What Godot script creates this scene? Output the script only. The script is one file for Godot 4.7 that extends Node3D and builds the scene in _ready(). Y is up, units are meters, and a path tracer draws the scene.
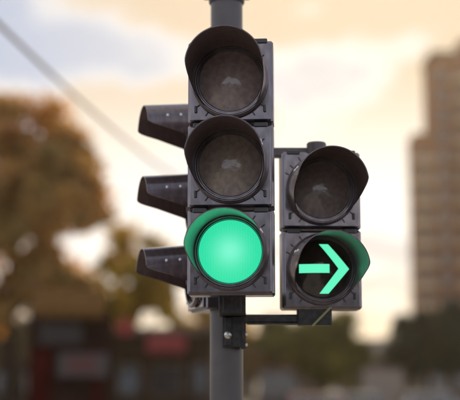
extends Node3D
# Street signals against a bright evening sky, long lens, shallow focus.

const EYE := Vector3(0, 1.7, 0)
const PITCH := 8.84          # degrees the camera looks up
const FPX := 1190.0          # focal length in pixels of the 460 x 400 photograph

var used := {}
var mats := {}

# ------------------------------------------------------------------ geometry collector
class Geo:
	var v := PackedVector3Array()
	var n := PackedVector3Array()
	var c := PackedColorArray()
	var uv := PackedVector2Array()
	var ix := PackedInt32Array()
	var xf := Transform3D.IDENTITY
	var tint := Color.WHITE

	func vert(p: Vector3, nn: Vector3, t := Vector2.ZERO) -> int:
		v.append(xf * p)
		n.append((xf.basis * nn).normalized())
		c.append(tint)
		uv.append(t)
		return v.size() - 1

	func tri_ix(a: int, b: int, d: int) -> void:
		# front faces run clockwise
		var g := (v[d] - v[a]).cross(v[b] - v[a])
		if g.dot(n[a] + n[b] + n[d]) >= 0.0:
			ix.append_array([a, b, d])
		else:
			ix.append_array([a, d, b])

	func poly(p: Array, hint: Vector3) -> void:
		var nn: Vector3 = (p[1] - p[0]).cross(p[2] - p[0]).normalized()
		if nn.dot(hint) < 0.0:
			nn = -nn
		var f := []
		for q in p:
			f.append(vert(q, nn))
		for i in range(1, p.size() - 1):
			tri_ix(f[0], f[i], f[i + 1])

	func box(mid: Vector3, size: Vector3, bev := 0.0) -> void:
		var h := size * 0.5
		bev = min(bev, min(h.x, min(h.y, h.z)) * 0.9)
		var e := h - Vector3.ONE * bev
		for a in 3:
			var b := (a + 1) % 3
			var d := (a + 2) % 3
			for s in [-1.0, 1.0]:
				var p := []
				for k in [[-1.0, -1.0], [1.0, -1.0], [1.0, 1.0], [-1.0, 1.0]]:
					var q := Vector3.ZERO
					q[a] = s * h[a]; q[b] = k[0] * e[b]; q[d] = k[1] * e[d]
					p.append(mid + q)
				var o := Vector3.ZERO
				o[a] = s
				poly(p, o)
		if bev <= 0.0:
			return
		for a in 3:                       # edges run along axis a
			var b := (a + 1) % 3
			var d := (a + 2) % 3
			for sb in [-1.0, 1.0]:
				for sd in [-1.0, 1.0]:
					var p := []
					for k in [[-1.0, 0], [1.0, 0], [1.0, 1], [-1.0, 1]]:
						var q := Vector3.ZERO
						q[a] = k[0] * e[a]
						q[b] = sb * (h[b] if k[1] == 0 else e[b])
						q[d] = sd * (e[d] if k[1] == 0 else h[d])
						p.append(mid + q)
					var o := Vector3.ZERO
					o[b] = sb; o[d] = sd
					poly(p, o)
		for sx in [-1.0, 1.0]:
			for sy in [-1.0, 1.0]:
				for sz in [-1.0, 1.0]:
					var s := Vector3(sx, sy, sz)
					poly([mid + s * Vector3(h.x, e.y, e.z), mid + s * Vector3(e.x, h.y, e.z), mid + s * Vector3(e.x, e.y, h.z)], s)

	# a smooth sheet through rows of points; flip turns the normals over
	func sheet(rows: Array, flip := false) -> void:
		var nu: int = rows.size()
		var nv: int = rows[0].size()
		var base := v.size()
		for i in nu:
			for j in nv:
				var du: Vector3 = rows[min(i + 1, nu - 1)][j] - rows[max(i - 1, 0)][j]
				var dv: Vector3 = rows[i][min(j + 1, nv - 1)] - rows[i][max(j - 1, 0)]
				if rows[0][j].distance_to(rows[nu - 1][j]) < 1e-6 and (i == 0 or i == nu - 1):
					du = rows[1][j] - rows[nu - 2][j]
				if rows[i][0].distance_to(rows[i][nv - 1]) < 1e-6 and (j == 0 or j == nv - 1):
					dv = rows[i][1] - rows[i][nv - 2]
				var nn := du.cross(dv)
				if nn.length() < 1e-12:
					var i2: int = clamp(i, 1, nu - 2)
					nn = (rows[i2 + 1][j] - rows[i2 - 1][j]).cross(rows[i2][min(j + 1, nv - 1)] - rows[i2][max(j - 1, 0)])
				nn = nn.normalized() * (-1.0 if flip else 1.0)
				vert(rows[i][j], nn, Vector2(float(i) / (nu - 1), float(j) / (nv - 1)))
		for i in nu - 1:
			for j in nv - 1:
				var a := base + i * nv + j
				tri_ix(a, a + 1, a + nv + 1)
				tri_ix(a, a + nv + 1, a + nv)

	# turn a profile of (radius, z) pairs round the z axis; each stretch is flat shaded along the profile
	func lathe(prof: Array, seg := 48) -> void:
		for k in prof.size() - 1:
			var p: Vector2 = prof[k]
			var q: Vector2 = prof[k + 1]
			var t := (q - p).normalized()
			var nr := Vector2(t.y, -t.x)       # outward when the profile runs with the solid on its left
			var base := v.size()
			for i in seg + 1:
				var a := TAU * i / seg
				var d := Vector3(cos(a), sin(a), 0)
				var nn := d * nr.x + Vector3(0, 0, nr.y)
				vert(d * p.x + Vector3(0, 0, p.y), nn)
				vert(d * q.x + Vector3(0, 0, q.y), nn)
			for i in seg:
				var b := base + i * 2
				tri_ix(b, b + 1, b + 3)
				tri_ix(b, b + 3, b + 2)

	# dome of radius r that rises by sag over the z axis
	func dome(r: float, z0: float, sag: float, rings := 14, seg := 56) -> void:
		var big := (r * r + sag * sag) / (2.0 * sag)
		var base := v.size()
		for i in rings + 1:
			var rr := r * i / rings
			for j in seg + 1:
				var a := TAU * j / seg
				var p := Vector3(cos(a) * rr, sin(a) * rr, sqrt(big * big - rr * rr) - (big - sag))
				vert(p + Vector3(0, 0, z0), p + Vector3(0, 0, big - sag), Vector2(0.5 + p.x / r * 0.5, 0.5 - p.y / r * 0.5))
		for i in rings:
			for j in seg:
				var a := base + i * (seg + 1) + j
				tri_ix(a, a + 1, a + seg + 2)
				tri_ix(a, a + seg + 2, a + seg + 1)

	func tube(pts: Array, radii: Array, seg := 10, caps := true) -> void:
		var rows := []
		for i in pts.size():
			var d: Vector3 = (pts[min(i + 1, pts.size() - 1)] - pts[max(i - 1, 0)]).normalized()
			var s := d.cross(Vector3.UP if abs(d.y) < 0.9 else Vector3.RIGHT).normalized()
			var u := s.cross(d)
			var row := []
			for j in seg + 1:
				var a := TAU * j / seg
				row.append(pts[i] + (s * cos(a) + u * sin(a)) * radii[i])
			rows.append(row)
		sheet(rows, true)
		if caps:
			for e in [0, pts.size() - 1]:
				var hint: Vector3 = (pts[0] - pts[1]) if e == 0 else (pts[e] - pts[e - 1])
				poly(rows[e].slice(0, seg), hint)

	# a flat outline (x, y) pushed from z0 to z1
	func prism(outline: Array, z0: float, z1: float) -> void:
		var o2 := PackedVector2Array(outline)
		for z in [[z0, -1.0], [z1, 1.0]]:
			var t := Geometry2D.triangulate_polygon(o2)
			for k in range(0, t.size(), 3):
				var p := []
				for m in 3:
					p.append(Vector3(o2[t[k + m]].x, o2[t[k + m]].y, z[0]))
				poly(p, Vector3(0, 0, z[1]))
		var turn := -1.0 if Geometry2D.is_polygon_clockwise(o2) else 1.0
		for k in o2.size():
			var a := o2[k]
			var b := o2[(k + 1) % o2.size()]
			var d := (b - a) * turn
			poly([Vector3(a.x, a.y, z0), Vector3(b.x, b.y, z0), Vector3(b.x, b.y, z1), Vector3(a.x, a.y, z1)], Vector3(d.y, -d.x, 0))

	func mesh() -> ArrayMesh:
		var arr := []
		arr.resize(Mesh.ARRAY_MAX)
		arr[Mesh.ARRAY_VERTEX] = v
		arr[Mesh.ARRAY_NORMAL] = n
		arr[Mesh.ARRAY_COLOR] = c
		arr[Mesh.ARRAY_TEX_UV] = uv
		arr[Mesh.ARRAY_INDEX] = ix
		var m := ArrayMesh.new()
		m.add_surface_from_arrays(Mesh.PRIMITIVE_TRIANGLES, arr)
		return m

# ------------------------------------------------------------------ naming helpers
func numbered(called: String) -> String:
	if not used.has(called):
		used[called] = 0
		return called
	used[called] += 1
	return "%s_%03d" % [called, used[called]]

func put(called: String, mesh: Mesh, m: Material, parent: Node, at := Transform3D.IDENTITY) -> MeshInstance3D:
	var o := MeshInstance3D.new()
	o.name = numbered(called) if parent == self else called
	o.mesh = mesh
	o.material_override = m
	o.transform = at
	parent.add_child(o, true)
	return o

func tag(o: Node, label: String, category: String, group := "", kind := "") -> void:
	o.set_meta("label", label)
	o.set_meta("category", category)
	if group:
		o.set_meta("group", group)
	if kind:
		o.set_meta("kind", kind)

func thing(called: String, label: String, category: String, at := Vector3.ZERO, turn := 0.0, group := "") -> Node3D:
	var o := Node3D.new()
	o.name = numbered(called)
	add_child(o)
	o.position = at
	o.rotation.y = turn
	tag(o, label, category, group)
	return o

func structure(called: String, mesh: Mesh, m: Material, at := Transform3D.IDENTITY) -> MeshInstance3D:
	var o := put(called, mesh, m, self, at)
	o.set_meta("kind", "structure")
	return o

func move(p: Vector3) -> Transform3D:
	return Transform3D(Basis.IDENTITY, p)

# direction of a photograph pixel, followed to the upright plane at depth z
func at(px: float, py: float, z: float) -> Vector3:
	var d := Vector3(px - 230.0, 200.0 - py, -FPX)
	d = Basis(Vector3.RIGHT, deg_to_rad(PITCH)) * d
	return EYE + d * ((z - EYE.z) / d.z)

# ------------------------------------------------------------------ materials
func lin(r: float, g: float, b: float) -> Color:
	return Color(r, g, b).linear_to_srgb()

func noise_tex(seed_: int, freq: float, lo: Color, hi: Color, size := 512, oct := 4) -> NoiseTexture2D:
	var f := FastNoiseLite.new()
	f.seed = seed_
	f.frequency = freq
	f.fractal_octaves = oct
	var g := Gradient.new()
	g.set_color(0, lo); g.set_color(1, hi)
	g.set_offset(0, 0.25); g.set_offset(1, 0.75)
	var t := NoiseTexture2D.new()
	t.width = size; t.height = size
	t.seamless = true
	t.noise = f
	t.color_ramp = g
	return t

func plain(key: String, col: Color, rough: float, metal := 0.0, vary := 0.0, scale := 1.0) -> StandardMaterial3D:
	if mats.has(key):
		return mats[key]
	var m := StandardMaterial3D.new()
	m.resource_name = key
	m.albedo_color = col
	m.roughness = rough
	m.metallic = metal
	if vary > 0.0:
		m.albedo_texture = noise_tex(hash(key) % 1000, 0.02, Color(1.0 - vary, 1.0 - vary, 1.0 - vary), Color.WHITE, 256, 5)
		m.uv1_triplanar = true
		m.uv1_scale = Vector3.ONE * scale
	if rough >= 0.8:
		m.metallic_specular = 0.1        # chalky, dusty surfaces
	mats[key] = m
	return m

func make_sky() -> Sky:
	# air and clouds only: warm and bright round the low sun, blue away from it
	var w := 1536
	var h := 768
	var im := Image.create(w, h, false, Image.FORMAT_RGBF)
	var f1 := FastNoiseLite.new()
	f1.seed = 11; f1.frequency = 1.0; f1.fractal_octaves = 5; f1.fractal_gain = 0.5
	var f2 := FastNoiseLite.new()
	f2.seed = 47; f2.frequency = 0.55; f2.fractal_octaves = 3
	var sun := -sun_towards()
	for y in h:
		var el := (0.5 - (y + 0.5) / h) * PI
		for x in w:
			var az := ((x + 0.5) / w) * TAU
			var d := Vector3(sin(az) * cos(el), sin(el), cos(az) * cos(el))
			d = Vector3(-d.x, d.y, -d.z)
			d.x = -d.x
			var up: float = max(d.y, 0.0)
			var t := pow(1.0 - up, 3.0)
			var col := Vector3(0.20, 0.34, 0.62).lerp(Vector3(0.46, 0.60, 0.82), t)
			if d.y > -0.02:
				var ang := acos(clamp(d.dot(sun), -1.0, 1.0))
				var glow := exp(-ang * ang / (2.0 * 0.19 * 0.19))
				var wide := exp(-ang / 0.6)
				col += Vector3(0.17, 0.09, -0.02) * wide
				col += Vector3(0.42, 0.30, 0.06) * glow
				var low := exp(-up / 0.06) * exp(-ang / 0.9)
				col = col.lerp(Vector3(0.95, 0.74, 0.42), clamp(low * 2.6, 0.0, 0.9))
				# clouds lie in a sheet overhead, stretched towards the horizon
				var q := Vector3(d.x / (up + 0.16), d.z / (up + 0.16), 0.0)
				var c1 := f1.get_noise_3d(q.x * 2.6, q.y * 2.0, 1.3) * 0.5 + 0.5
				var c2 := f2.get_noise_3d(q.x * 1.6, q.y * 1.3, 7.7) * 0.5 + 0.5
				var m := c1 * 0.65 + c2 * 0.45
				var cover: float = smoothstep(0.38, 0.60, m) * smoothstep(0.0, 0.12, up)
				var body: float = smoothstep(0.45, 0.60, m) * smoothstep(0.14, 0.27, up)
				var lit := Vector3(1.12, 1.10, 1.08).lerp(Vector3(1.10, 1.05, 0.95), clamp(wide * 1.6, 0.0, 1.0)) + Vector3(0.14, 0.13, 0.11) * glow
				var dark := Vector3(0.80, 0.79, 0.80).lerp(Vector3(0.80, 0.62, 0.41), clamp(wide * 1.6, 0.0, 1.0))
				col = col.lerp(lit.lerp(dark, body), cover * 0.82)
			im.set_pixel(x, y, Color(col.x, col.y, col.z))
	var p := PanoramaSkyMaterial.new()
	p.panorama = ImageTexture.create_from_image(im)
	p.filter = true
	var s := Sky.new()
	s.sky_material = p
	return s

func sun_towards() -> Vector3:
	# the way the sunlight travels: the sun stands ahead, a little to the right, above the frame
	var az := deg_to_rad(7.0)
	var el := deg_to_rad(24.0)
	return -Vector3(sin(az) * cos(el), sin(el), -cos(az) * cos(el))

# ------------------------------------------------------------------ signal heads
const S := 0.2665            # side of one signal section

func visor_length(deg: float, full: float, long_sided: bool) -> float:
	# straight to the front over the top, then a rounded corner and a long slant back to the door
	var hh := cos(deg_to_rad(deg))          # 1 at the top, -1 at the bottom
	var slant: float = lerp(0.0, 0.93, (hh + 0.72) / 0.80) if long_sided else lerp(0.0, 0.93, (hh + 0.40) / 0.68)
	var k: float = slant
	var soft: float = clamp((hh + (0.18 if long_sided else -0.02)) / 0.5, 0.0, 1.0)
	k = lerp(slant, 1.0, smoothstep(0.0, 1.0, soft)) if hh < (0.32 if long_sided else 0.52) else 1.0
	return max(0.05, min(k, 1.0)) * full

func visor_mesh(lining: bool, long_sided: bool) -> Mesh:
	var g := Geo.new()
	var full := 0.275
	var drop := tan(deg_to_rad(3.9))
	var angs := []
	for k in range(-180, 181, 4):
		angs.append(float(k))
	var outer := []
	var inner := []
	for a in angs:
		var ro := []
		var ri := []
		var len_: float = visor_length(a, full, long_sided)
		var r := deg_to_rad(a)
		for k in 9:
			var z := len_ * k / 8.0
			var rad: float = 0.1130 + 0.0008 * z / full
			ro.append(Vector3(sin(r) * rad, cos(r) * rad - z * drop, z))
			ri.append(Vector3(sin(r) * (rad - 0.003), cos(r) * (rad - 0.003) - z * drop, z))
		outer.append(ro)
		inner.append(ri)
	if lining:
		g.sheet(inner, false)
		return g.mesh()
	g.sheet(outer, true)
	for i in angs.size() - 1:
		g.poly([outer[i][8], outer[i + 1][8], inner[i + 1][8], inner[i][8]], Vector3(0, 0, 1))
	# a shallow stiffening step where the hood meets the door
	g.lathe([Vector2(0.1190, 0.0), Vector2(0.1190, 0.008), Vector2(0.1132, 0.012)], 60)
	return g.mesh()

var shapes := {}

func make_shapes() -> void:
	var g := Geo.new()
	g.box(Vector3(0, 0, -0.047), Vector3(S, S - 0.003, 0.094), 0.006)
	shapes.housing = g.mesh()
	g = Geo.new()
	g.box(Vector3(0, 0, 0.006), Vector3(S - 0.014, S - 0.016, 0.012), 0.004)
	shapes.door = g.mesh()
	g = Geo.new()
	g.lathe([Vector2(0.1105, 0.012), Vector2(0.1105, 0.026), Vector2(0.1085, 0.028), Vector2(0.1050, 0.028), Vector2(0.1025, 0.022), Vector2(0.1000, 0.022), Vector2(0.0960, 0.016)], 72)
	shapes.ring = g.mesh()
	g = Geo.new()
	g.dome(0.0975, 0.014, 0.024)
	shapes.lens = g.mesh()
	shapes.visor = visor_mesh(false, true)
	shapes.lining = visor_mesh(true, true)
	shapes.visor_cut = visor_mesh(false, false)
	shapes.lining_cut = visor_mesh(true, false)
	g = Geo.new()
	g.box(Vector3.ZERO, Vector3(0.044, 0.016, 0.012), 0.003)
	shapes.hinge = g.mesh()
	g = Geo.new()
	g.box(Vector3.ZERO, Vector3(0.009, 0.022, 0.010), 0.002)
	shapes.latch = g.mesh()
	g = Geo.new()
	g.box(Vector3.ZERO, Vector3(0.0035, 0.014, 0.006), 0.001)
	shapes.rib = g.mesh()
	g = Geo.new()
	g.lathe([Vector2(0.0072, 0.0), Vector2(0.0072, 0.002), Vector2(0.0045, 0.0042), Vector2(0.0, 0.0048)], 14)
	shapes.screw = g.mesh()
	# arrow: shaft and head are cut to the photograph's proportions (metres on the lens)
	shapes.arrow_shaft = on_dome([[Vector2(-0.079, -0.0145), Vector2(0.020, -0.0145), Vector2(0.020, 0.0145), Vector2(-0.079, 0.0145)]])
	shapes.arrow_head = on_dome([[Vector2(-0.012, 0.082), Vector2(0.018, 0.082), Vector2(0.088, 0.0), Vector2(0.051, 0.0)], [Vector2(0.051, 0.0), Vector2(0.088, 0.0), Vector2(0.018, -0.082), Vector2(-0.012, -0.082)]])

# four-cornered patches laid on the lens dome, 1.5 mm proud, with edges
func on_dome(quads: Array) -> Mesh:
	var g := Geo.new()
	var big := (0.0975 * 0.0975 + 0.024 * 0.024) / (2.0 * 0.024)
	for q in quads:
		var rows := []
		var low := []
		for i in 9:
			var row := []
			var lr := []
			for k in 9:
				var u := i / 8.0
				var w := k / 8.0
				var p: Vector2 = q[0].lerp(q[1], u).lerp(q[3].lerp(q[2], u), w)
				var z := sqrt(big * big - p.length_squared()) - (big - 0.024) + 0.014
				row.append(Vector3(p.x, p.y, z + 0.0015))
				lr.append(Vector3(p.x, p.y, z - 0.001))
			rows.append(row)
			low.append(lr)
		var up_: bool = (rows[1][0] - rows[0][0]).cross(rows[0][1] - rows[0][0]).z > 0.0
		g.sheet(rows, not up_)
		for k in 8:
			g.poly([rows[0][k], rows[0][k + 1], low[0][k + 1], low[0][k]], rows[0][k] - rows[8][k])
			g.poly([rows[8][k], rows[8][k + 1], low[8][k + 1], low[8][k]], rows[8][k] - rows[0][k])
			g.poly([rows[k][0], rows[k + 1][0], low[k + 1][0], low[k][0]], rows[k][0] - rows[k][8])
			g.poly([rows[k][8], rows[k + 1][8], low[k + 1][8], low[k][8]], rows[k][8] - rows[k][0])
	return g.mesh()

func head(called: String, label: String, count: int, lamps: Array, back: Vector3, turn: float, size: float, reach := 1.0) -> Node3D:
	# local axes: z leaves the face, y up, the origin at the middle of the lowest section's face
	var t := thing(called, label, "traffic light", back, turn, "")
	t.scale = Vector3.ONE * size
	for k in count:
		var y := S * k
		var hs := put("housing", shapes.housing, mats.shell, t, move(Vector3(0, y, 0)))
		put("door", shapes.door, mats.shell, hs)
		for sx in [-1.0, 1.0]:
			put("hinge", shapes.hinge, mats.shell_dark, hs, move(Vector3(sx * 0.094, S * 0.5 - 0.006, 0.010)))
			put("latch", shapes.latch, mats.shell_dark, hs, move(Vector3(sx * 0.107, -0.089, 0.014)))
		for a in [125.0, 142.0, 155.0, 218.0, 235.0, 305.0, 322.0, 38.0, 55.0]:
			var r := deg_to_rad(a)
			put("rib", shapes.rib, mats.shell_dark, hs, Transform3D(Basis(Vector3(0, 0, 1), r - PI / 2), Vector3(cos(r) * 0.127, sin(r) * 0.127, 0.0125)))
		put("lens_ring", shapes.ring, mats.shell, t, move(Vector3(0, y, 0)))
		var kind: String = lamps[k]
		var ls := put("lens", shapes.lens, mats.lit_lens if kind == "green" else mats["lens_" + kind], t, move(Vector3(0, y, 0)))
		if kind == "arrow":
			put("arrow_shaft", shapes.arrow_shaft, mats.arrow, ls)
			put("arrow_head", shapes.arrow_head, mats.arrow, ls)
			lens_light(t, y, 0.10, 0.0008)
		if kind == "green":
			ls.set_meta("label", "lit green lens")
			lens_light(t, y, 0.14, 0.004)
		var vs := put("visor", shapes.visor if reach == 1.0 else shapes.visor_cut, mats.hood, t, Transform3D(Basis.from_scale(Vector3(1, 1, reach)), Vector3(0, y, 0.018)))
		put("lining", shapes.lining if reach == 1.0 else shapes.lining_cut, mats.hood_lining, vs)
		for sx in [-1.0, 1.0]:
			for zz in [0.10, 0.17]:
				var r2 := deg_to_rad(62.0 * sx)
				var nn := Vector3(sin(r2), cos(r2), 0)
				put("screw", shapes.screw, mats.steel_bright, vs, Transform3D(Basis(Quaternion(Vector3(0, 0, 1), nn)), nn * 0.1128 - Vector3(0, zz * 0.068, 0) + Vector3(0, 0, zz)))
	return t

func lens_light(t: Node3D, y: float, side: float, energy: float) -> void:
	var l := AreaLight3D.new()
	l.name = "lamp_light"
	l.area_size = Vector2(side, side)
	l.light_color = Color(0.16, 1.0, 0.62)
	l.light_energy = energy
	l.area_range = 8.0
	l.shadow_enabled = true
	l.position = Vector3(0, y, 0.045)
	l.rotation.y = PI           # area lights shine along their own -z
	t.add_child(l, true)

# ------------------------------------------------------------------ vegetation
func leaf_material(key: String, back: Color) -> StandardMaterial3D:
	if mats.has(key):
		return mats[key]
	var m := StandardMaterial3D.new()
	m.resource_name = key
	m.vertex_color_use_as_albedo = true
	m.roughness = 0.6
	m.cull_mode = BaseMaterial3D.CULL_DISABLED
	m.backlight_enabled = true
	m.backlight = back
	mats[key] = m
	return m

# lobes: [centre, half extents] in the tree's own metres; shades: leaf colours (linear)
func tree(called: String, label: String, foot: Vector3, trunk_r: float, fork: float, lobes: Array, shades: Array, back: Color, per_clump: int, leaf: float, seed_: int, group := "") -> Node3D:
	var rng := RandomNumberGenerator.new()
	rng.seed = seed_
	var t := thing(called, label, "tree", foot, 0.0, group)
	var wood := Geo.new()
	var top := 0.0
	for l in lobes:
		top = max(top, l[0].y)
	var axis := []
	var rad := []
	for k in 8:
		var f := k / 7.0
		axis.append(Vector3(sin(f * 4.0 + seed_) * 0.12, f * top, cos(f * 3.0 + seed_) * 0.10) * Vector3(f, 1, f))
		rad.append(trunk_r * (1.25 if k == 0 else lerp(1.0, 0.18, f)))
	wood.tube(axis, rad, 9)
	var g := Geo.new()
	for l in lobes:
		var ce: Vector3 = l[0]
		var ex: Vector3 = l[1]
		var from: Vector3 = Vector3(0, lerp(fork, max(fork, ce.y - 0.5), 0.5), 0)
		wood.tube([from, from.lerp(ce, 0.5) + Vector3(0, 0.15, 0), ce], [trunk_r * 0.42, trunk_r * 0.28, trunk_r * 0.1], 6)
		var clumps: int = l[2]
		for k in clumps:
			var dir := Vector3(rng.randfn(), rng.randfn(), rng.randfn()).normalized()
			var cp := ce + dir * ex * pow(rng.randf(), 0.45)
			var cr := rng.randf_range(0.28, 0.62) * pow(ex.x * ex.y * ex.z, 1.0 / 3.0) * 0.62
			var shade: Color = shades[rng.randi() % shades.size()]
			wood.tube([ce.lerp(cp, 0.2), cp], [trunk_r * 0.10, trunk_r * 0.04], 4, false)
			for i in per_clump:
				var p := cp + Vector3(rng.randfn(), rng.randfn() * 0.8, rng.randfn()) * cr * 0.6
				var u := Vector3(rng.randfn(), rng.randfn(), rng.randfn()).normalized()
				var w := u.cross(Vector3(rng.randfn(), rng.randfn(), rng.randfn())).normalized()
				var sz := leaf * rng.randf_range(0.6, 1.3)
				var k2 := rng.randf_range(0.7, 1.3)     # leaves differ by chance alone, wherever they hang
				g.tint = Color(shade.r * k2, shade.g * k2, shade.b * k2)
				g.poly([p - u * sz, p + w * sz * 0.55, p + u * sz, p - w * sz * 0.55], Vector3.UP)
	put("trunk", wood.mesh(), mats.bark, t)
	put("crown", g.mesh(), leaf_material("leaves_" + called + str(seed_), back), t)
	return t

# ------------------------------------------------------------------ vehicles
# side outline in (along, up); the cabin is narrower than the body
func car(called: String, label: String, cat: String, foot: Vector3, turn: float, paint: Color, shape: String) -> void:
	var t := thing(called, label, cat, foot, turn, "vehicles on the street")
	var m := plain("paint_" + called + str(used[called]), paint, 0.3)
	m.clearcoat_enabled = true
	m.clearcoat_roughness = 0.08
	var body := Geo.new()
	var roof := Geo.new()
	var len_ := 4.3
	var wid := 1.75
	var hood := 0.92
	var high := 1.46
	var cab := [-1.55, -0.95, 0.55, 1.25]    # rear foot, rear roof, front roof, front foot along the length
	if shape == "van":
		len_ = 5.2; wid = 1.98; hood = 1.15; high = 2.35
		cab = [-2.55, -2.50, 1.30, 2.05]
	var h := len_ * 0.5
	var w := wid * 0.5
	var rows := []
	for s in [[-1.0, 0.0], [-1.0, 0.02], [-0.93, 0.06], [0.93, 0.06], [1.0, 0.02], [1.0, 0.0]]:
		rows.append(s)
	body.prism([Vector2(-h, 0.30), Vector2(h - 0.05, 0.30), Vector2(h, 0.55), Vector2(h - 0.12, hood - 0.18), Vector2(cab[3], hood), Vector2(cab[0], hood), Vector2(-h, hood - 0.06)], -w, w)
	put("body", body.mesh(), m, t, Transform3D(Basis(Vector3.UP, PI / 2), Vector3.ZERO))
	var cabin := Geo.new()
	var tw := w * 0.80
	var lower := [Vector3(cab[0], hood, w * 0.96), Vector3(cab[3], hood, w * 0.96)]
	var upper := [Vector3(cab[1], high, tw), Vector3(cab[2], high, tw)]
	var mir := Vector3(1, 1, -1)
	cabin.poly([lower[0], lower[1], upper[1], upper[0]], Vector3(0, 0, 1))
	cabin.poly([lower[0] * mir, lower[1] * mir, upper[1] * mir, upper[0] * mir], Vector3(0, 0, -1))
	cabin.poly([upper[0], upper[1], upper[1] * mir, upper[0] * mir], Vector3.UP)
	cabin.poly([lower[1], upper[1], upper[1] * mir, lower[1] * mir], Vector3.RIGHT)
	cabin.poly([lower[0], upper[0], upper[0] * mir, lower[0] * mir], Vector3.LEFT)
	put("cabin", cabin.mesh(), m, t, Transform3D(Basis(Vector3.UP, PI / 2), Vector3.ZERO))
	# panes stand a few millimetres proud of the cabin
	var panes := [["windscreen", lower[1], upper[1], upper[1] * mir, lower[1] * mir, Vector3.RIGHT], ["side_window", lower[1], upper[1], upper[0], lower[0], Vector3(0, 0, 1)], ["side_window", lower[1] * mir, upper[1] * mir, upper[0] * mir, lower[0] * mir, Vector3(0, 0, -1)], ["rear_window", lower[0], upper[0], upper[0] * mir, lower[0] * mir, Vector3.LEFT]]
	for p in panes:
		if shape == "van" and p[0] == "rear_window":
			continue
		var a: Vector3 = p[1]; var b: Vector3 = p[2]; var c: Vector3 = p[3]; var d: Vector3 = p[4]
		if shape == "van" and p[0] == "side_window":
			c = b.lerp(c, 0.3); d = a.lerp(d, 0.3)
		var mid := (a + b + c + d) / 4.0
		var g := Geo.new()
		var nn := (b - a).cross(d - a).normalized()
		if nn.dot(p[5]) < 0.0:
			nn = -nn
		var q := []
		for e in [a, b, c, d]:
			q.append(mid + (e - mid) * 0.86 + nn * 0.006)
		g.poly(q, nn)
		put(p[0], g.mesh(), mats.car_glass, t, Transform3D(Basis(Vector3.UP, PI / 2), Vector3.ZERO))
	for sx in [-1.0, 1.0]:
		for sz in [-1.0, 1.0]:
			var wl := Geo.new()
			wl.lathe([Vector2(0.20, -0.1), Vector2(0.32, -0.1), Vector2(0.32, 0.1), Vector2(0.20, 0.1)], 24)
			var rim := Geo.new()
			rim.lathe([Vector2(0.21, -0.09), Vector2(0.21, 0.085), Vector2(0.06, 0.095), Vector2(0.0, 0.095)], 20)
			var place := Transform3D(Basis(Vector3.UP, sx * PI / 2), Vector3(sx * (w - 0.09), 0.32, sz * (h - 0.85)))
			var ty := put("wheel", wl.mesh(), mats.rubber, t, place)
			put("rim", rim.mesh(), mats.steel, ty)
		var hl := Geo.new()
		hl.box(Vector3.ZERO, Vector3(0.34, 0.13, 0.05), 0.02)
		put("headlight", hl.mesh(), mats.lamp_glass, t, move(Vector3(sx * (w - 0.24), 0.66, -(h - 0.06))))
		var tl := Geo.new()
		tl.box(Vector3.ZERO, Vector3(0.28, 0.16, 0.05), 0.02)
		put("tail_light", tl.mesh(), mats.tail_red, t, move(Vector3(sx * (w - 0.2), 0.72, h + 0.005)))

# ------------------------------------------------------------------ buildings
func windows_on(parent: Node3D, mid: Vector3, right: Vector3, cols: int, rows: int, dx: float, dy: float, size: Vector2) -> void:
	var fr := Geo.new()
	var t := 0.09
	for s in [-1.0, 1.0]:
		fr.box(Vector3(s * (size.x - t) * 0.5, 0, 0), Vector3(t, size.y, 0.14))
		fr.box(Vector3(0, s * (size.y - t) * 0.5, 0), Vector3(size.x - 2 * t, t, 0.14))
	fr.box(Vector3.ZERO, Vector3(0.07, size.y - 2 * t, 0.12))
	var frm := fr.mesh()
	var pn := Geo.new()
	pn.box(Vector3.ZERO, Vector3(size.x - 2 * t, size.y - 2 * t, 0.05))
	var pnm := pn.mesh()
	var b := Basis(right, Vector3.UP, right.cross(Vector3.UP))
	for r in rows:
		for k in cols:
			var p := mid + right * (k - (cols - 1) * 0.5) * dx + Vector3(0, r * dy, 0)
			var f := put("window", frm, mats.frame_white, parent, Transform3D(b, p + b.z * 0.05))
			put("pane", pnm, mats.pane, f, move(Vector3(0, 0, -0.02)))

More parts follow.
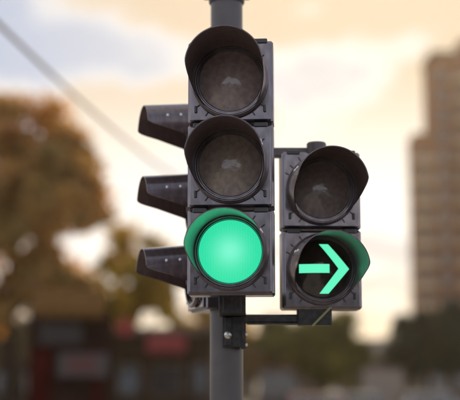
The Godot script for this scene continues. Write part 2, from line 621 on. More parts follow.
func tower() -> void:
	# slab block of flats behind the trees: brown brick, pale balcony fronts
	var z := -170.0
	var l := at(416.0, 385.0, z)
	var l2 := at(440.0, 385.0, z)
	var hi := at(440.0, 56.0, z).y
	var mid_h := at(415.0, 132.0, z).y
	var t := thing("apartment_tower", "tall brown brick apartment tower with stacked pale balconies", "building", Vector3(l2.x, 0, z))
	var w := 22.0
	var g := Geo.new()
	g.box(Vector3(w * 0.5, hi * 0.5, -4.0), Vector3(w, hi, 8.0), 0.05)
	put("wall", g.mesh(), mats.brick, t)
	g = Geo.new()
	g.box(Vector3(w * 0.5, hi + 0.4, -4.0), Vector3(w + 0.5, 0.8, 8.5), 0.05)
	put("roof", g.mesh(), mats.concrete, t)
	g = Geo.new()
	g.box(Vector3(w * 0.35, hi + 2.0, -4.0), Vector3(6, 2.4, 5), 0.05)
	put("lift_house", g.mesh(), mats.brick, t)
	var ww := l2.x - l.x
	g = Geo.new()
	g.box(Vector3(-ww * 0.5 + 0.3, mid_h * 0.5, -3.5), Vector3(ww - 0.6, mid_h, 6.0), 0.05)
	put("wing_wall", g.mesh(), mats.brick, t)
	var storey := 3.0
	var slab := Geo.new()
	slab.box(Vector3(0, -0.1, 0), Vector3(3.2, 0.2, 1.4), 0.02)
	var slm := slab.mesh()
	var rail := Geo.new()
	rail.box(Vector3(0, 0.55, 0.66), Vector3(3.2, 1.1, 0.08), 0.01)
	for s in [-1.0, 1.0]:
		rail.box(Vector3(s * 1.56, 0.55, -0.02), Vector3(0.08, 1.1, 1.28), 0.01)
	var rlm := rail.mesh()
	var n := int(hi / storey) - 1
	for k in n:
		var y := 3.2 + k * storey
		for c in [[4.6, 0], [11.0, 1], [17.4, 0]]:
			var b := put("balcony", slm, mats.concrete, t, move(Vector3(c[0], y, 0.7)))
			put("balcony_front", rlm, mats.balcony if c[1] == 0 else mats.balcony_grey, b)
		if y < mid_h - 3.0:
			var b2 := put("balcony", slm, mats.concrete, t, move(Vector3(-ww * 0.5 + 0.1, y, 0.2)))
			put("balcony_front", rlm, mats.balcony, b2)
	windows_on(t, Vector3(w * 0.5, 4.6, 0.0), Vector3.RIGHT, 7, n, 3.2, storey, Vector2(1.7, 1.5))
	var nw := int(mid_h / storey) - 1
	windows_on(t, Vector3(-ww * 0.5 + 0.2, 4.6, -0.5), Vector3.RIGHT, 1, nw, 3.0, storey, Vector2(1.5, 1.5))

func low_block(called: String, label: String, px0: float, px1: float, top_y: float, z: float, wall: Material, cols: int, deep := 8.0) -> Node3D:
	var a := at(px0, 385.0, z)
	var b := at(px1, 385.0, z)
	var h := at((px0 + px1) * 0.5, top_y, z).y
	var w := b.x - a.x
	var t := thing(called, label, "building", Vector3((a.x + b.x) * 0.5, 0, z))
	var g := Geo.new()
	g.box(Vector3(0, h * 0.5, -deep * 0.5), Vector3(w, h, deep), 0.04)
	put("wall", g.mesh(), wall, t)
	g = Geo.new()
	g.box(Vector3(0, h + 0.12, -deep * 0.5), Vector3(w + 0.4, 0.24, deep + 0.4), 0.04)
	put("roof", g.mesh(), mats.concrete, t)
	if cols > 0:
		windows_on(t, Vector3(0, 1.9, 0), Vector3.RIGHT, cols, max(1, int((h - 0.8) / 3.0)), w / cols, 3.0, Vector2(min(1.6, w / cols * 0.6), 1.5))
	return t

# ------------------------------------------------------------------ scene
func _ready() -> void:
	# camera
	var cam := Camera3D.new()
	cam.name = "camera"
	add_child(cam)
	cam.position = EYE
	cam.rotation_degrees = Vector3(PITCH, 0, 0)
	cam.near = 0.05
	cam.far = 4000.0
	var lens := CameraAttributesPhysical.new()
	lens.frustum_focal_length = 71.4
	lens.frustum_focus_distance = 3.62
	lens.frustum_near = 0.05
	lens.frustum_far = 4000.0
	lens.exposure_aperture = 1.25
	cam.attributes = lens
	cam.current = true
	# sky, exposure
	var env := Environment.new()
	env.background_mode = Environment.BG_SKY
	env.sky = make_sky()
	env.background_energy_multiplier = 1.07
	env.tonemap_mode = Environment.TONE_MAPPER_LINEAR
	env.tonemap_exposure = 1.0
	env.volumetric_fog_enabled = true
	env.volumetric_fog_density = 0.0002
	env.volumetric_fog_albedo = Color(1.0, 0.95, 0.90)
	env.volumetric_fog_anisotropy = 0.7
	env.sdfgi_enabled = true
	env.ssao_enabled = true
	env.ssil_enabled = true
	var we := WorldEnvironment.new()
	we.name = "environment"
	we.environment = env
	add_child(we)
	# sun
	var sun := DirectionalLight3D.new()
	sun.name = "sun"
	sun.light_color = Color(1.0, 0.90, 0.74)
	sun.light_energy = 1.5
	sun.light_angular_distance = 1.0
	sun.shadow_enabled = true
	add_child(sun)
	sun.look_at_from_position(Vector3.ZERO, sun_towards(), Vector3.UP)

	# materials of things used more than once
	# powder-coated metal doors mirror the sky softly; the hoods are dull inside
	var shell := plain("shell", lin(0.25, 0.222, 0.24), 0.15, 0.88, 0.12, 5.0)
	shell.metallic_specular = 0.6
	var dark := plain("shell_dark", lin(0.040, 0.036, 0.037), 0.4)
	dark.metallic_specular = 0.6
	var hood := plain("hood", lin(0.17, 0.128, 0.134), 0.17, 0.45, 0.2, 6.0)
	hood.metallic_specular = 0.8
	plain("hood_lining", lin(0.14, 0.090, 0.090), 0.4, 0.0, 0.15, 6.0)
	for k in ["shell", "hood", "hood_lining"]:
		# rain-washed grime runs down the coat
		mats[k].uv1_scale = Vector3(5.0, 2.4, 5.0)
		mats[k].roughness_texture = noise_tex(71, 0.03, Color(0.75, 0.75, 0.75), Color.WHITE, 256, 5)
	mats.shell.roughness = 0.21
	mats.hood.roughness = 0.24
	var waves := NoiseTexture2D.new()
	waves.width = 256; waves.height = 256; waves.seamless = true
	waves.as_normal_map = true
	waves.bump_strength = 3.0
	var wf := FastNoiseLite.new()
	wf.seed = 19; wf.frequency = 0.018; wf.fractal_octaves = 3
	waves.noise = wf
	for k in [["lens_red", lin(0.56, 0.45, 0.44)], ["lens_amber", lin(0.56, 0.47, 0.42)], ["lens_arrow", lin(0.05, 0.038, 0.030)], ["lens_smoke", lin(0.36, 0.29, 0.275)]]:
		var m := plain(k[0], k[1], 0.12)
		m.metallic_specular = 0.8
		m.albedo_texture = noise_tex(hash(k[0]) % 500, 0.03, Color(0.90, 0.89, 0.88), Color.WHITE, 256, 5)
		m.normal_enabled = true
		m.normal_texture = waves
		m.normal_scale = 0.25
		m.uv1_offset = Vector3(randi_of(k[0]), randi_of(k[0] + "y"), 0)
	mats.lit_lens = lit_lens_material()
	var ar := plain("arrow", lin(0.05, 0.30, 0.18), 0.5)
	ar.emission_enabled = true
	ar.emission = lin(0.13, 0.92, 0.54)
	ar.emission_energy_multiplier = 1.0
	plain("steel", lin(0.28, 0.27, 0.28), 0.45, 0.7, 0.2, 3.0)
	plain("steel_bright", lin(0.75, 0.73, 0.70), 0.25, 0.9)
	plain("pole_paint", lin(0.13, 0.115, 0.117), 0.35, 0.0, 0.08, 1.5)
	plain("bracket_paint", lin(0.040, 0.034, 0.034), 0.4, 0.0, 0.3, 8.0)
	plain("bark", lin(0.06, 0.042, 0.03), 0.9, 0.0, 0.4, 2.0)
	plain("brick", lin(0.26, 0.085, 0.028), 0.85, 0.0, 0.25, 0.6)
	plain("concrete", lin(0.20, 0.15, 0.115), 0.85, 0.0, 0.25, 0.5)
	plain("balcony", lin(0.56, 0.35, 0.19), 0.7, 0.0, 0.15, 0.6)
	plain("balcony_grey", lin(0.36, 0.32, 0.30), 0.6, 0.0, 0.15, 0.6)
	plain("frame_white", lin(0.36, 0.31, 0.27), 0.5)
	plain("pane", lin(0.03, 0.035, 0.04), 0.06).metallic_specular = 0.9
	plain("car_glass", lin(0.02, 0.022, 0.025), 0.05).metallic_specular = 0.9
	plain("rubber", lin(0.02, 0.02, 0.02), 0.8)
	plain("lamp_glass", lin(0.6, 0.6, 0.58), 0.1)
	plain("tail_red", lin(0.35, 0.02, 0.02), 0.2)
	plain("cable_brown", lin(0.26, 0.17, 0.11), 1.0)
	make_shapes()

	ground()
	backdrop()
	signals()

func randi_of(word: String) -> float:
	return float(hash(word) % 97) / 97.0

func lit_lens_material() -> StandardMaterial3D:
	# the lit lens: fine upright ribs over rows of diodes
	var n := 512
	var im := Image.create(n, n, false, Image.FORMAT_RGB8)
	var f := FastNoiseLite.new()
	f.seed = 5; f.frequency = 0.05
	for y in n:
		for x in n:
			var cell := 0.5 + 0.5 * cos(x * TAU / 12.8) * cos(y * TAU / 12.8)
			var k := 0.78 + 0.08 * sin(x * TAU / 12.8) + 0.22 * cell + 0.04 * f.get_noise_2d(x, y)
			var r := Vector2(x - n * 0.5, y - n * 0.5).length() / (n * 0.5)
			var core := exp(-r * r * 2.0)          # the diodes sit behind the middle of the lens
			var c := Color(0.030, 0.84, 0.43).lerp(Color(0.22, 1.04, 0.70), core * core) * k
			im.set_pixel(x, y, c.linear_to_srgb())
	var m := StandardMaterial3D.new()
	m.resource_name = "lit_lens"
	m.albedo_color = lin(0.03, 0.16, 0.10)
	m.roughness = 0.3
	m.emission_enabled = true
	m.emission = Color.WHITE
	m.emission_texture = ImageTexture.create_from_image(im)
	m.emission_energy_multiplier = 1.0
	m.emission_operator = BaseMaterial3D.EMISSION_OP_MULTIPLY
	return m

func sheet_mesh(x0: float, x1: float, z0: float, z1: float, y0: float, y1: float) -> Mesh:
	var g := Geo.new()
	g.box(Vector3((x0 + x1) * 0.5, (y0 + y1) * 0.5, (z0 + z1) * 0.5), Vector3(x1 - x0, y1 - y0, z1 - z0))
	return g.mesh()

func ground() -> void:
	plain("earth", lin(0.14, 0.13, 0.11), 0.95, 0.0, 0.35, 0.15)
	plain("asphalt", lin(0.05, 0.05, 0.052), 0.85, 0.0, 0.35, 0.5)
	plain("paving", lin(0.34, 0.32, 0.29), 0.85, 0.0, 0.3, 0.7)
	plain("kerbstone", lin(0.32, 0.31, 0.29), 0.8, 0.0, 0.25, 1.0)
	plain("road_paint", lin(0.7, 0.7, 0.68), 0.7, 0.0, 0.35, 1.2)
	structure("ground", sheet_mesh(-1500, 1500, -1500, 300, -0.5, -0.02), mats.earth)
	structure("road", sheet_mesh(1.2, 11.0, -400, 60, -0.3, 0.0), mats.asphalt)
	structure("pavement", sheet_mesh(-14.0, 1.05, -400, 60, -0.3, 0.13), mats.paving)
	structure("kerb", sheet_mesh(1.05, 1.2, -400, 60, -0.3, 0.134), mats.kerbstone)
	structure("pavement", sheet_mesh(11.15, 24.0, -400, 60, -0.3, 0.13), mats.paving)
	structure("kerb", sheet_mesh(11.0, 11.15, -400, 60, -0.3, 0.134), mats.kerbstone)
	var stripe := sheet_mesh(-0.06, 0.06, -1.5, 1.5, 0.0, 0.006)
	for k in 24:
		structure("lane_marking", stripe, mats.road_paint, move(Vector3(6.1, 0.0, -14.0 - k * 7.0)))
	var bar := sheet_mesh(-0.25, 0.25, -1.6, 1.6, 0.0, 0.006)
	for k in 9:
		structure("crossing_stripe", bar, mats.road_paint, move(Vector3(1.9 + k * 1.05, 0.0, -6.6)))

func signals() -> void:
	# steel post carrying everything
	var zp := -4.0
	var pm := at(226.5, 330.0, zp)
	var post := thing("signal_post", "grey steel post with clamps and arms carrying the traffic lights", "post", Vector3(pm.x, 0.13, zp))
	var oy := post.position.y
	var loc := func(px: float, py: float, z: float) -> Vector3:
		return at(px, py, z) - post.position
	var g := Geo.new()
	var up := Transform3D(Basis(Vector3.RIGHT, -PI / 2), Vector3.ZERO)
	var pr := 0.0555
	g.xf = up
	g.lathe([Vector2(pr, 0.0), Vector2(pr, 3.30)], 48)
	put("shaft", g.mesh(), mats.pole_paint, post)
	g = Geo.new()
	g.xf = up
	g.lathe([Vector2(pr + 0.004, 3.29), Vector2(pr + 0.004, 3.32), Vector2(0.03, 3.345), Vector2(0.0, 3.35)], 40)
	put("cap", g.mesh(), mats.bracket_paint, post)
	g = Geo.new()
	g.xf = up
	g.lathe([Vector2(pr, 0.0), Vector2(0.15, 0.0), Vector2(0.15, 0.018), Vector2(pr, 0.022)], 32)
	put("base_plate", g.mesh(), mats.steel, post)
	# clamp above the upper signal: band with two bolted ears
	var cy: float = loc.call(226.0, -4.0, zp).y
	g = Geo.new()
	g.xf = Transform3D(up.basis, Vector3(0, cy, 0))
	g.lathe([Vector2(pr, -0.028), Vector2(pr + 0.005, -0.028), Vector2(pr + 0.007, -0.024), Vector2(pr + 0.007, 0.024), Vector2(pr, 0.028)], 40)
	var clamp_ := put("clamp_band", g.mesh(), mats.pole_paint, post)
	for s in [-1.0, 1.0]:
		g = Geo.new()
		g.box(Vector3(s * (pr + 0.015), cy + 0.004, 0.012), Vector3(0.020, 0.040, 0.030), 0.004)
		put("ear", g.mesh(), mats.pole_paint, clamp_)
		g = Geo.new()
		g.xf = move(Vector3(s * (pr + 0.016), cy - 0.006, 0.026))
		g.lathe([Vector2(0.009, 0.0), Vector2(0.009, 0.008), Vector2(0.0, 0.009)], 6)
		put("bolt", g.mesh(), mats.steel_bright, clamp_)
	# main bracket under the three-light head: channel, front plate, side flange, bolts
	var zb := -3.925
	var a: Vector3 = loc.call(219.0, 316.0, zb)
	var b: Vector3 = loc.call(245.0, 292.0, zb)
	g = Geo.new()
	g.box(Vector3((a.x + b.x) * 0.5, (a.y + b.y) * 0.5, zb - zp + 0.075), Vector3(b.x - a.x, b.y - a.y, 0.20), 0.003)
	for k in 3:
		g.box(Vector3(lerp(a.x, b.x, 0.2 + 0.3 * k), (a.y + b.y) * 0.5 - 0.001, zb - zp + 0.176), Vector3(0.008, b.y - a.y - 0.004, 0.006), 0.002)
	put("bracket_channel", g.mesh(), mats.bracket_paint, post)
	a = loc.call(222.0, 347.0, zb)
	b = loc.call(243.0, 316.0, zb)
	g = Geo.new()
	g.box(Vector3((a.x + b.x) * 0.5, (a.y + b.y) * 0.5 - 0.001, zb - zp - 0.008), Vector3(b.x - a.x, b.y - a.y, 0.016), 0.003)
	g.box(Vector3((a.x + b.x) * 0.5 - 0.014, (a.y + b.y) * 0.5, zb - zp + 0.003), Vector3(0.024, b.y - a.y - 0.008, 0.008), 0.002)
	var plate := put("bracket_plate", g.mesh(), mats.bracket_paint, post)
	g = Geo.new()
	g.xf = move(loc.call(228.0, 335.0, zb + 0.008))
	g.lathe([Vector2(0.0125, -0.004), Vector2(0.0125, 0.004), Vector2(0.009, 0.008), Vector2(0.0, 0.010)], 20)
	put("bolt", g.mesh(), mats.steel_bright, plate)
	g = Geo.new()
	g.xf = move(loc.call(228.0, 321.5, zb + 0.006))
	g.lathe([Vector2(0.006, -0.002), Vector2(0.006, 0.003), Vector2(0.0, 0.003)], 12)
	put("rivet", g.mesh(), mats.bracket_paint, plate)
	a = loc.call(241.0, 349.0, zb)
	b = loc.call(246.0, 312.0, zb)
	g = Geo.new()
	g.box(Vector3((a.x + b.x) * 0.5, (a.y + b.y) * 0.5, zb - zp - 0.02), Vector3(b.x - a.x, b.y - a.y, 0.05), 0.003)
	var flange := put("side_flange", g.mesh(), mats.bracket_paint, post)
	for py in [334.0, 345.0]:
		g = Geo.new()
		g.xf = Transform3D(Basis(Vector3.UP, PI / 2), loc.call(246.0, py, zb))
		g.lathe([Vector2(0.006, -0.002), Vector2(0.006, 0.005), Vector2(0.0, 0.006)], 6)
		put("bolt", g.mesh(), mats.steel_bright, flange)
	# lower arm to the arrow head
	a = loc.call(244.0, 324.0, zb)
	b = loc.call(330.0, 314.0, zb)
	g = Geo.new()
	g.box(Vector3((a.x + b.x) * 0.5, (a.y + b.y) * 0.5, zb - zp), Vector3(b.x - a.x, b.y - a.y - 0.004, 0.034), 0.005)
	g.box(Vector3((a.x + b.x) * 0.5 - 0.03, a.y + 0.001, zb - zp + 0.006), Vector3(b.x - a.x - 0.08, 0.006, 0.034), 0.002)
	put("lower_arm", g.mesh(), mats.bracket_paint, post)
	a = loc.call(297.0, 325.5, zb)
	b = loc.call(331.0, 306.0, zb)
	g = Geo.new()
	g.box(Vector3((a.x + b.x) * 0.5, (a.y + b.y) * 0.5, zb - zp), Vector3(b.x - a.x, b.y - a.y, 0.06), 0.004)
	put("arm_block", g.mesh(), mats.bracket_paint, post)
	# upper arm, over the arrow head, with its round cap
	a = loc.call(236.0, 157.0, zb)
	b = loc.call(330.0, 148.0, zb)
	g = Geo.new()
	g.box(Vector3((a.x + b.x) * 0.5, (a.y + b.y) * 0.5, zb - zp - 0.01), Vector3(b.x - a.x, b.y - a.y, 0.04), 0.004)
	put("upper_arm", g.mesh(), mats.pole_paint, post)
	g = Geo.new()
	var kc: Vector3 = loc.call(316.5, 152.0, zb + 0.02)
	g.xf = Transform3D(up.basis, kc)
	g.lathe([Vector2(0.033, -0.01), Vector2(0.033, 0.026), Vector2(0.030, 0.031), Vector2(0.0, 0.033)], 28)
	put("arm_cap", g.mesh(), mats.pole_paint, post)
	# arms behind the three-light heads, hidden by them for the most part
	g = Geo.new()
	g.box(Vector3(0.0, loc.call(226.0, 100.0, zp).y, 0.12), Vector3(0.05, 0.04, 0.22), 0.004)
	put("rear_bracket", g.mesh(), mats.bracket_paint, post)
	for py in [130.0, 290.0]:
		g = Geo.new()
		g.box(Vector3(-0.075, loc.call(226.0, py, zp).y, -0.03), Vector3(0.06, 0.04, 0.04), 0.004)
		put("side_bracket", g.mesh(), mats.bracket_paint, post)

	# heads
	head("traffic_light", "three-lamp traffic light with its round green lamp lit", 3, ["green", "amber", "red"], at(230.5, 252.0, -3.615), deg_to_rad(-4.0), 1.0)
	head("arrow_signal", "two-lamp signal showing a lit green arrow pointing right", 2, ["arrow", "smoke"], at(322.0, 269.5, -3.89), deg_to_rad(3.0), 0.985)
	head("traffic_light", "sideways traffic light with three empty hoods on the post", 3, ["smoke", "smoke", "smoke"], at(198.0, 275.5, -4.05), deg_to_rad(-75.5), 0.925, 0.71)

	# the strap that hangs off the arm block
	g = Geo.new()
	var s0 := at(332.0, 306.0, -3.885)
	var s1 := at(312.5, 326.0, -3.885)
	var d := (s1 - s0).normalized()
	var side := d.cross(Vector3(0, 0, 1)).normalized()
	var rows := []
	for k in 9:
		var f := k / 8.0
		var c := s0.lerp(s1, f) + Vector3(0, 0, 0.006 * sin(f * PI))
		rows.append([c - side * 0.0035, c + side * 0.0035, c + side * 0.0035 - Vector3(0, 0, 0.0016), c - side * 0.0035 - Vector3(0, 0, 0.0016), c - side * 0.0035])
	g.sheet(rows, true)
	var st := put("cable_tie", g.mesh(), plain("strap", lin(0.36, 0.34, 0.16), 0.55), self)
	tag(st, "thin yellowish cable tie slanting across the arm block under the arrow signal", "cable tie")

func lobe_at(px: float, py: float, z: float, foot: Vector3, dz := 0.0) -> Vector3:
	return at(px, py, z) - foot + Vector3(0, 0, dz)

func backdrop() -> void:
	tower()
	# trees, left to right
	var rust := [Color(0.60, 0.41, 0.14), Color(0.52, 0.36, 0.12), Color(0.70, 0.47, 0.15), Color(0.40, 0.30, 0.10)]
	var gold := [Color(0.50, 0.34, 0.015), Color(0.40, 0.29, 0.015), Color(0.58, 0.40, 0.02), Color(0.27, 0.22, 0.015)]
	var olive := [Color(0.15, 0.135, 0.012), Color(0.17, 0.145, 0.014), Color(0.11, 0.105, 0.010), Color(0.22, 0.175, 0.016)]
	var z := -40.0
	var p := at(10.0, 385.0, z); p.y = 0.1
	tree("autumn_tree", "large rust-brown autumn tree behind the red kiosk", p, 0.26, 3.6, [
		[lobe_at(18.0, 140.0, z, p), Vector3(1.9, 2.0, 2.0), 26], [lobe_at(-30.0, 180.0, z, p), Vector3(1.9, 2.4, 2.0), 22], [lobe_at(62.0, 165.0, z, p, 0.5), Vector3(1.25, 1.5, 1.6), 18],
		[lobe_at(78.0, 205.0, z, p, -0.4), Vector3(1.1, 1.1, 1.3), 13], [lobe_at(30.0, 215.0, z, p, 0.8), Vector3(1.9, 1.5, 1.8), 22], [lobe_at(-20.0, 250.0, z, p), Vector3(1.8, 1.6, 1.8), 18], [lobe_at(32.0, 262.0, z, p), Vector3(1.3, 1.1, 1.4), 14], [lobe_at(-10.0, 295.0, z, p), Vector3(1.9, 1.0, 1.6), 14], [lobe_at(45.0, 292.0, z, p), Vector3(1.7, 0.8, 1.4), 14], [lobe_at(78.0, 168.0, z, p), Vector3(0.9, 0.9, 1.2), 9]],
		rust, Color(1.0, 0.85, 0.6), 190, 0.145, 3, "trees along the street")
	z = -52.0
	p = at(135.0, 385.0, z); p.y = 0.1
	tree("golden_tree", "golden yellow tree behind the sideways traffic light", p, 0.16, 2.4, [
		[lobe_at(132.0, 265.0, z, p), Vector3(1.4, 1.5, 1.4), 20], [lobe_at(140.0, 290.0, z, p), Vector3(1.3, 1.0, 1.2), 12], [lobe_at(110.0, 295.0, z, p), Vector3(1.0, 1.0, 1.2), 12], [lobe_at(165.0, 272.0, z, p, 0.4), Vector3(1.1, 1.1, 1.2), 13], [lobe_at(120.0, 312.0, z, p, 0.3), Vector3(1.2, 0.8, 1.2), 12], [lobe_at(163.0, 314.0, z, p, 0.3), Vector3(1.1, 0.8, 1.2), 7]],
		gold, Color(0.8, 0.65, 0.3), 260, 0.13, 9, "trees along the street")
	z = -70.0
	p = at(196.0, 385.0, z); p.y = 0.1
	tree("golden_tree", "amber-leaved tree behind the shop with the red awning", p, 0.14, 2.0, [
		[lobe_at(200.0, 330.0, z, p), Vector3(1.6, 1.5, 1.4), 18], [lobe_at(188.0, 342.0, z, p), Vector3(1.2, 1.0, 1.2), 12], [lobe_at(235.0, 335.0, z, p), Vector3(1.5, 1.3, 1.3), 12]],
		gold, Color(0.95, 0.75, 0.35), 300, 0.14, 21, "trees along the street")
	p = at(262.0, 385.0, z); p.y = 0.1
	tree("golden_tree", "small tawny tree beside the dark olive tree", p, 0.12, 1.6, [
		[lobe_at(258.0, 352.0, z, p), Vector3(1.2, 1.1, 1.2), 14], [lobe_at(278.0, 360.0, z, p), Vector3(1.0, 0.9, 1.1), 10]],
		[Color(0.22, 0.12, 0.04), Color(0.26, 0.16, 0.05), Color(0.15, 0.09, 0.03)], Color(0.4, 0.24, 0.08), 300, 0.14, 33, "trees along the street")
	z = -58.0
	p = at(318.0, 385.0, z); p.y = 0.1
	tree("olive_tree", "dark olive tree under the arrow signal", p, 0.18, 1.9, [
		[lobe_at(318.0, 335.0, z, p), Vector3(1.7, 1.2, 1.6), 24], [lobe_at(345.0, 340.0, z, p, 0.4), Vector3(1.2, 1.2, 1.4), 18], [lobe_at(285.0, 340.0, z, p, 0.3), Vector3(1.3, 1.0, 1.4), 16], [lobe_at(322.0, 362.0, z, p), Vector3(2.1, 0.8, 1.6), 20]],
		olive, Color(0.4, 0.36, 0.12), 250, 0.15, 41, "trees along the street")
	z = -62.0
	p = at(428.0, 385.0, z); p.y = 0.1
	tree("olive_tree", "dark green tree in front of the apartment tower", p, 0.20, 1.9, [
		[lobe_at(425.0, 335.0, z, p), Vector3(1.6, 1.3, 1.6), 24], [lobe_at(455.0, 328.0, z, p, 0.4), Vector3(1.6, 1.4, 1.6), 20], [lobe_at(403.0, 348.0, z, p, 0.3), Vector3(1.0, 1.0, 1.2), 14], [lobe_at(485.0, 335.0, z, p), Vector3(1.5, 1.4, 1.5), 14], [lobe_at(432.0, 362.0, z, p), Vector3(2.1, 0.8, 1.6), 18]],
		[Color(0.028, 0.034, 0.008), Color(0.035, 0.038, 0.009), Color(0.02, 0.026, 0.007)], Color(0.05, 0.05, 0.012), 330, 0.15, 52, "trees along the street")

	z = -88.0
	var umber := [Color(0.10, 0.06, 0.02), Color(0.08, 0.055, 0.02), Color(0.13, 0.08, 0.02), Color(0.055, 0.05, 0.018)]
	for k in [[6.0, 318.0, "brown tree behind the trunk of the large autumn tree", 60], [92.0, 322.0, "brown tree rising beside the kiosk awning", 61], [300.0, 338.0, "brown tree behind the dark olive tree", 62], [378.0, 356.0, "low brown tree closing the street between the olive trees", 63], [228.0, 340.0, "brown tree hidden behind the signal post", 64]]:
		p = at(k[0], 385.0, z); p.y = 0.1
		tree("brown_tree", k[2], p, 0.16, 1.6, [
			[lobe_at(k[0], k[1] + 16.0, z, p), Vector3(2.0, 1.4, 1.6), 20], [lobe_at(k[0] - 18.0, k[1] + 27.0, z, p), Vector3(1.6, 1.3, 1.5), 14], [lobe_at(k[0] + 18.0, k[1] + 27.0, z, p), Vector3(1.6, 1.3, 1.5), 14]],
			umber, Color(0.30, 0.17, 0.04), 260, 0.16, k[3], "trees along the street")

	# far street: low blocks
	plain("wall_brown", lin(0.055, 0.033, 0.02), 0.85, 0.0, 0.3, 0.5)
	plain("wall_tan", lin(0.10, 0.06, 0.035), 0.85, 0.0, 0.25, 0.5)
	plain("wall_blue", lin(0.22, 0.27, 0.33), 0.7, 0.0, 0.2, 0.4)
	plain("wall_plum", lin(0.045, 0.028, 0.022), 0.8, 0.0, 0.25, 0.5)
	low_block("office_block", "blue-grey block at the end of the street between the olive trees", 338.0, 405.0, 340.0, -230.0, mats.wall_blue, 6, 12.0)
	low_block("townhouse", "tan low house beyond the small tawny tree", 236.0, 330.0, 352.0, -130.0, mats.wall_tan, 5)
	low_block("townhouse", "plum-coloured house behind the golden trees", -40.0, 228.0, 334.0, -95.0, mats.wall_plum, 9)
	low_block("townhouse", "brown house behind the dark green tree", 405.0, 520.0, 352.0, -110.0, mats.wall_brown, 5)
	shop()
	kiosk()
	car("delivery_van", "tan delivery van between the two olive trees", "van", Vector3(at(376.0, 385.0, -52.0).x, 0, -52.0), 0.0, lin(0.19, 0.12, 0.075), "van")
	car("parked_car", "dark red car in front of the dark olive tree", "car", Vector3(at(315.0, 385.0, -33.0).x, 0, -33.0), 0.0, lin(0.20, 0.03, 0.035), "car")
	car("parked_car", "teal car beside the tan delivery van", "car", Vector3(at(350.0, 385.0, -36.0).x, 0, -36.0), 0.0, lin(0.03, 0.10, 0.13), "car")
	car("parked_car", "silver car in front of the dark green tree", "car", Vector3(at(424.0, 385.0, -40.0).x, 0, -40.0), 0.0, lin(0.25, 0.24, 0.25), "car")
	car("delivery_van", "mauve grey van seen past the steel post under the tawny tree", "van", Vector3(at(275.0, 385.0, -60.0).x, 0, -60.0), 0.0, lin(0.05, 0.038, 0.033), "van")
	overhead_wire()
	behind_camera()

func shop() -> void:
	var z := -44.0
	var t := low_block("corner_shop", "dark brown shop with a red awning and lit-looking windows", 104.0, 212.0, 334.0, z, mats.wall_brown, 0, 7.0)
	var o := t.position
	var a := at(148.0, 354.0, z) - o
	var b := at(186.0, 332.0, z) - o
	var g := Geo.new()
	g.poly([Vector3(a.x, a.y + 0.15, 1.0), Vector3(b.x, a.y + 0.15, 1.0), Vector3(b.x, b.y, 0.05), Vector3(a.x, b.y, 0.05)], Vector3(0, 1, 1))
	g.poly([Vector3(a.x, a.y, 0.99), Vector3(b.x, a.y, 0.99), Vector3(b.x, a.y + 0.15, 1.0), Vector3(a.x, a.y + 0.15, 1.0)], Vector3(0, 0, 1))
	for s in [a.x, b.x]:
		g.poly([Vector3(s, a.y + 0.15, 1.0), Vector3(s, a.y + 0.15, 0.05), Vector3(s, b.y, 0.05)], Vector3(s - (a.x + b.x) * 0.5, 0, 0))
	put("awning", g.mesh(), plain("awning_red", lin(0.20, 0.038, 0.038), 0.8), t)
	for w in [[118.0, 140.0], [150.0, 182.0], [192.0, 208.0]]:
		var c0 := at(w[0], 396.0, z) - o
		var c1 := at(w[1], 364.0, z) - o
		g = Geo.new()
		g.box((c0 + c1) * 0.5 + Vector3(0, 0, 0.03), Vector3(c1.x - c0.x, c1.y - c0.y, 0.08), 0.01)
		var f := put("window", g.mesh(), mats.concrete, t)
		g = Geo.new()
		g.box((c0 + c1) * 0.5 + Vector3(0, 0, 0.06), Vector3(c1.x - c0.x - 0.14, c1.y - c0.y - 0.14, 0.05))
		put("pane", g.mesh(), mats.pane, f)
	# hanging red shop sign on its bracket
	var sg := thing("hanging_sign", "small round red sign sticking out above the shop front", "sign", at(125.0, 327.0, z + 0.5))
	g = Geo.new()
	g.lathe([Vector2(0.0, -0.05), Vector2(0.28, -0.05), Vector2(0.30, -0.03), Vector2(0.30, 0.03), Vector2(0.28, 0.05), Vector2(0.0, 0.05)], 28)
	put("disc", g.mesh(), plain("sign_red", lin(0.38, 0.03, 0.03), 0.5), sg)
	g = Geo.new()
	g.tube([Vector3(0, -0.28, -0.02), Vector3(0, -0.55, -0.02), Vector3(0, -0.6, -0.6)], [0.025, 0.025, 0.025], 8)
	put("bracket", g.mesh(), mats.bracket_paint, sg)

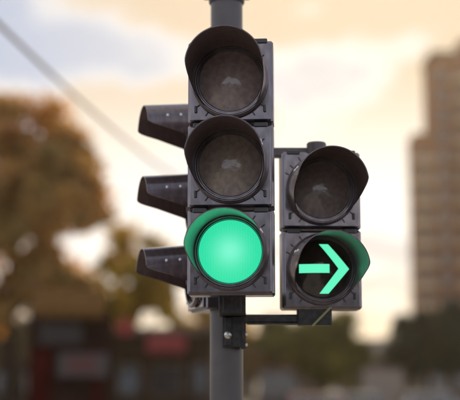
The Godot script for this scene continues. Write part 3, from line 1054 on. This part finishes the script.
func kiosk() -> void:
	var z := -25.0
	var a := at(28.0, 385.0, z)
	var b := at(112.0, 385.0, z)
	var top := at(70.0, 310.0, z).y
	var w := b.x - a.x
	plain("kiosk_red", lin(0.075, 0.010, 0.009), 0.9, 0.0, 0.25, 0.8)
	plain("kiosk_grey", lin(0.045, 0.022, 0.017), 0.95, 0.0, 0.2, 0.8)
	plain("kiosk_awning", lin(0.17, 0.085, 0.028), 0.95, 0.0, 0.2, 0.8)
	var t := thing("kiosk", "dark red street kiosk with grey panels and an orange awning", "kiosk", Vector3((a.x + b.x) * 0.5, 0.13, z), deg_to_rad(9.0))
	var o := t.position
	var h := top - 0.13
	var g := Geo.new()
	g.box(Vector3(0, h * 0.5, -1.2), Vector3(w, h, 2.4), 0.03)
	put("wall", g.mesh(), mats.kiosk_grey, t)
	for s in [[30.0, 52.0], [92.0, 102.0]]:
		var c0 := at(s[0], 385.0, z) - o
		var c1 := at(s[1], 348.0, z) - o
		g = Geo.new()
		g.box(Vector3((c0.x + c1.x) * 0.5, c1.y * 0.5, 0.05), Vector3(c1.x - c0.x, c1.y - 0.02, 0.12), 0.02)
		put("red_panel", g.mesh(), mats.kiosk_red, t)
	var p0 := at(40.0, 345.0, z) - o
	var p1 := at(58.0, 318.0, z) - o
	g = Geo.new()
	g.box((p0 + p1) * 0.5 + Vector3(0.25, 0, 0.03), Vector3(p1.x - p0.x + 0.5, p1.y - p0.y, 0.08), 0.02)
	put("window", g.mesh(), plain("dark_pane", lin(0.03, 0.02, 0.018), 0.3), t)
	g = Geo.new()
	var e0 := at(34.0, 312.0, z) - o
	var e1 := at(104.0, 288.0, z) - o
	g.poly([Vector3(e0.x, e0.y, 0.7), Vector3(e1.x, e0.y, 0.7), Vector3(e1.x, e1.y, -0.4), Vector3(e0.x, e1.y, -0.4)], Vector3(0, 1, 1))
	g.poly([Vector3(e0.x, e0.y - 0.16, 0.7), Vector3(e1.x, e0.y - 0.16, 0.7), Vector3(e1.x, e0.y, 0.7), Vector3(e0.x, e0.y, 0.7)], Vector3(0, 0, 1))
	g.poly([Vector3(e0.x, e0.y, -2.3), Vector3(e1.x, e0.y, -2.3), Vector3(e1.x, e1.y, -0.4), Vector3(e0.x, e1.y, -0.4)], Vector3(0, 1, -1))
	for s in [e0.x, e1.x]:
		g.poly([Vector3(s, e0.y, 0.7), Vector3(s, e1.y, -0.4), Vector3(s, e0.y, -2.3)], Vector3(s, 0, 0))
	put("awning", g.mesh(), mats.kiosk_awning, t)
	# its white signboard, fixed on two stays
	var s0 := at(58.0, 377.0, z + 0.3)
	var s1 := at(108.0, 353.0, z + 0.3)
	var sb := thing("signboard", "white signboard with a faded red panel on the kiosk front", "sign", (s0 + s1) * 0.5, deg_to_rad(9.0))
	g = Geo.new()
	g.box(Vector3.ZERO, Vector3(s1.x - s0.x, s1.y - s0.y, 0.05), 0.01)
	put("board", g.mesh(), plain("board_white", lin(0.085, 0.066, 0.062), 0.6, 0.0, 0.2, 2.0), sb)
	g = Geo.new()
	g.box(Vector3(-0.03, 0.01, 0.028), Vector3((s1.x - s0.x) * 0.58, (s1.y - s0.y) * 0.66, 0.012), 0.002)
	put("red_field", g.mesh(), plain("board_red", lin(0.10, 0.032, 0.028), 0.6), sb)
	g = Geo.new()
	for s in [-0.4, 0.4]:
		g.box(Vector3(s, 0, -0.14), Vector3(0.04, 0.04, 0.24))
	put("stay", g.mesh(), mats.bracket_paint, sb)

func overhead_wire() -> void:
	# two street poles and the cable that sags between them
	var far_top := at(228.0, 196.0, -38.0)
	var near_top := at(-40.0, -14.0, -9.0)
	for q in [[far_top, "wooden utility pole down the street behind the signal post"], [near_top, "utility pole on the near pavement holding the sagging cable"]]:
		var top: Vector3 = q[0]
		var t := thing("utility_pole", q[1], "pole", Vector3(top.x, 0.13, top.z), 0.0, "utility poles")
		var g := Geo.new()
		g.tube([Vector3.ZERO, Vector3(0, top.y * 0.5, 0), Vector3(0, top.y + 0.1, 0)], [0.14, 0.12, 0.10], 14)
		put("shaft", g.mesh(), mats.bark, t)
		g = Geo.new()
		g.box(Vector3(0, top.y - 0.13, 0), Vector3(0.3, 0.08, 0.08), 0.01)
		put("cross_arm", g.mesh(), mats.bracket_paint, t)
	var pts := []
	var rad := []
	for k in 41:
		var f := k / 40.0
		pts.append(near_top.lerp(far_top, f) - Vector3(0, 0.9 * 4.0 * f * (1.0 - f) * 0.5, 0))
		rad.append(0.019)
	var w := Geo.new()
	w.tube(pts, rad, 8)
	var o := put("overhead_cable", w.mesh(), mats.cable_brown, self)
	tag(o, "brown overhead cable sagging across the sky past the autumn tree", "cable")

func behind_camera() -> void:
	# what the glossy doors and lenses mirror: dark trees across the junction
	var dark := [Color(0.04, 0.05, 0.018), Color(0.055, 0.05, 0.02), Color(0.03, 0.04, 0.015)]
	for k in 9:
		var x := -26.0 + k * 6.5
		var hh := 7.0 + 0.9 * sin(k * 2.3)
		tree("street_tree", "dark street tree across the junction facing the traffic lights", Vector3(x, 0.0, 31.0 + 2.0 * cos(k * 1.7)), 0.2, 1.8, [
			[Vector3(0, hh - 1.6, 0), Vector3(2.2, 1.6, 2.0), 16], [Vector3(1.6, hh - 2.6, 0), Vector3(2.0, 1.5, 1.8), 12], [Vector3(-1.6, hh - 2.8, 0), Vector3(2.0, 1.5, 1.8), 12]],
			dark, Color(0.05, 0.06, 0.02), 130, 0.2, 100 + k, "trees across the junction")
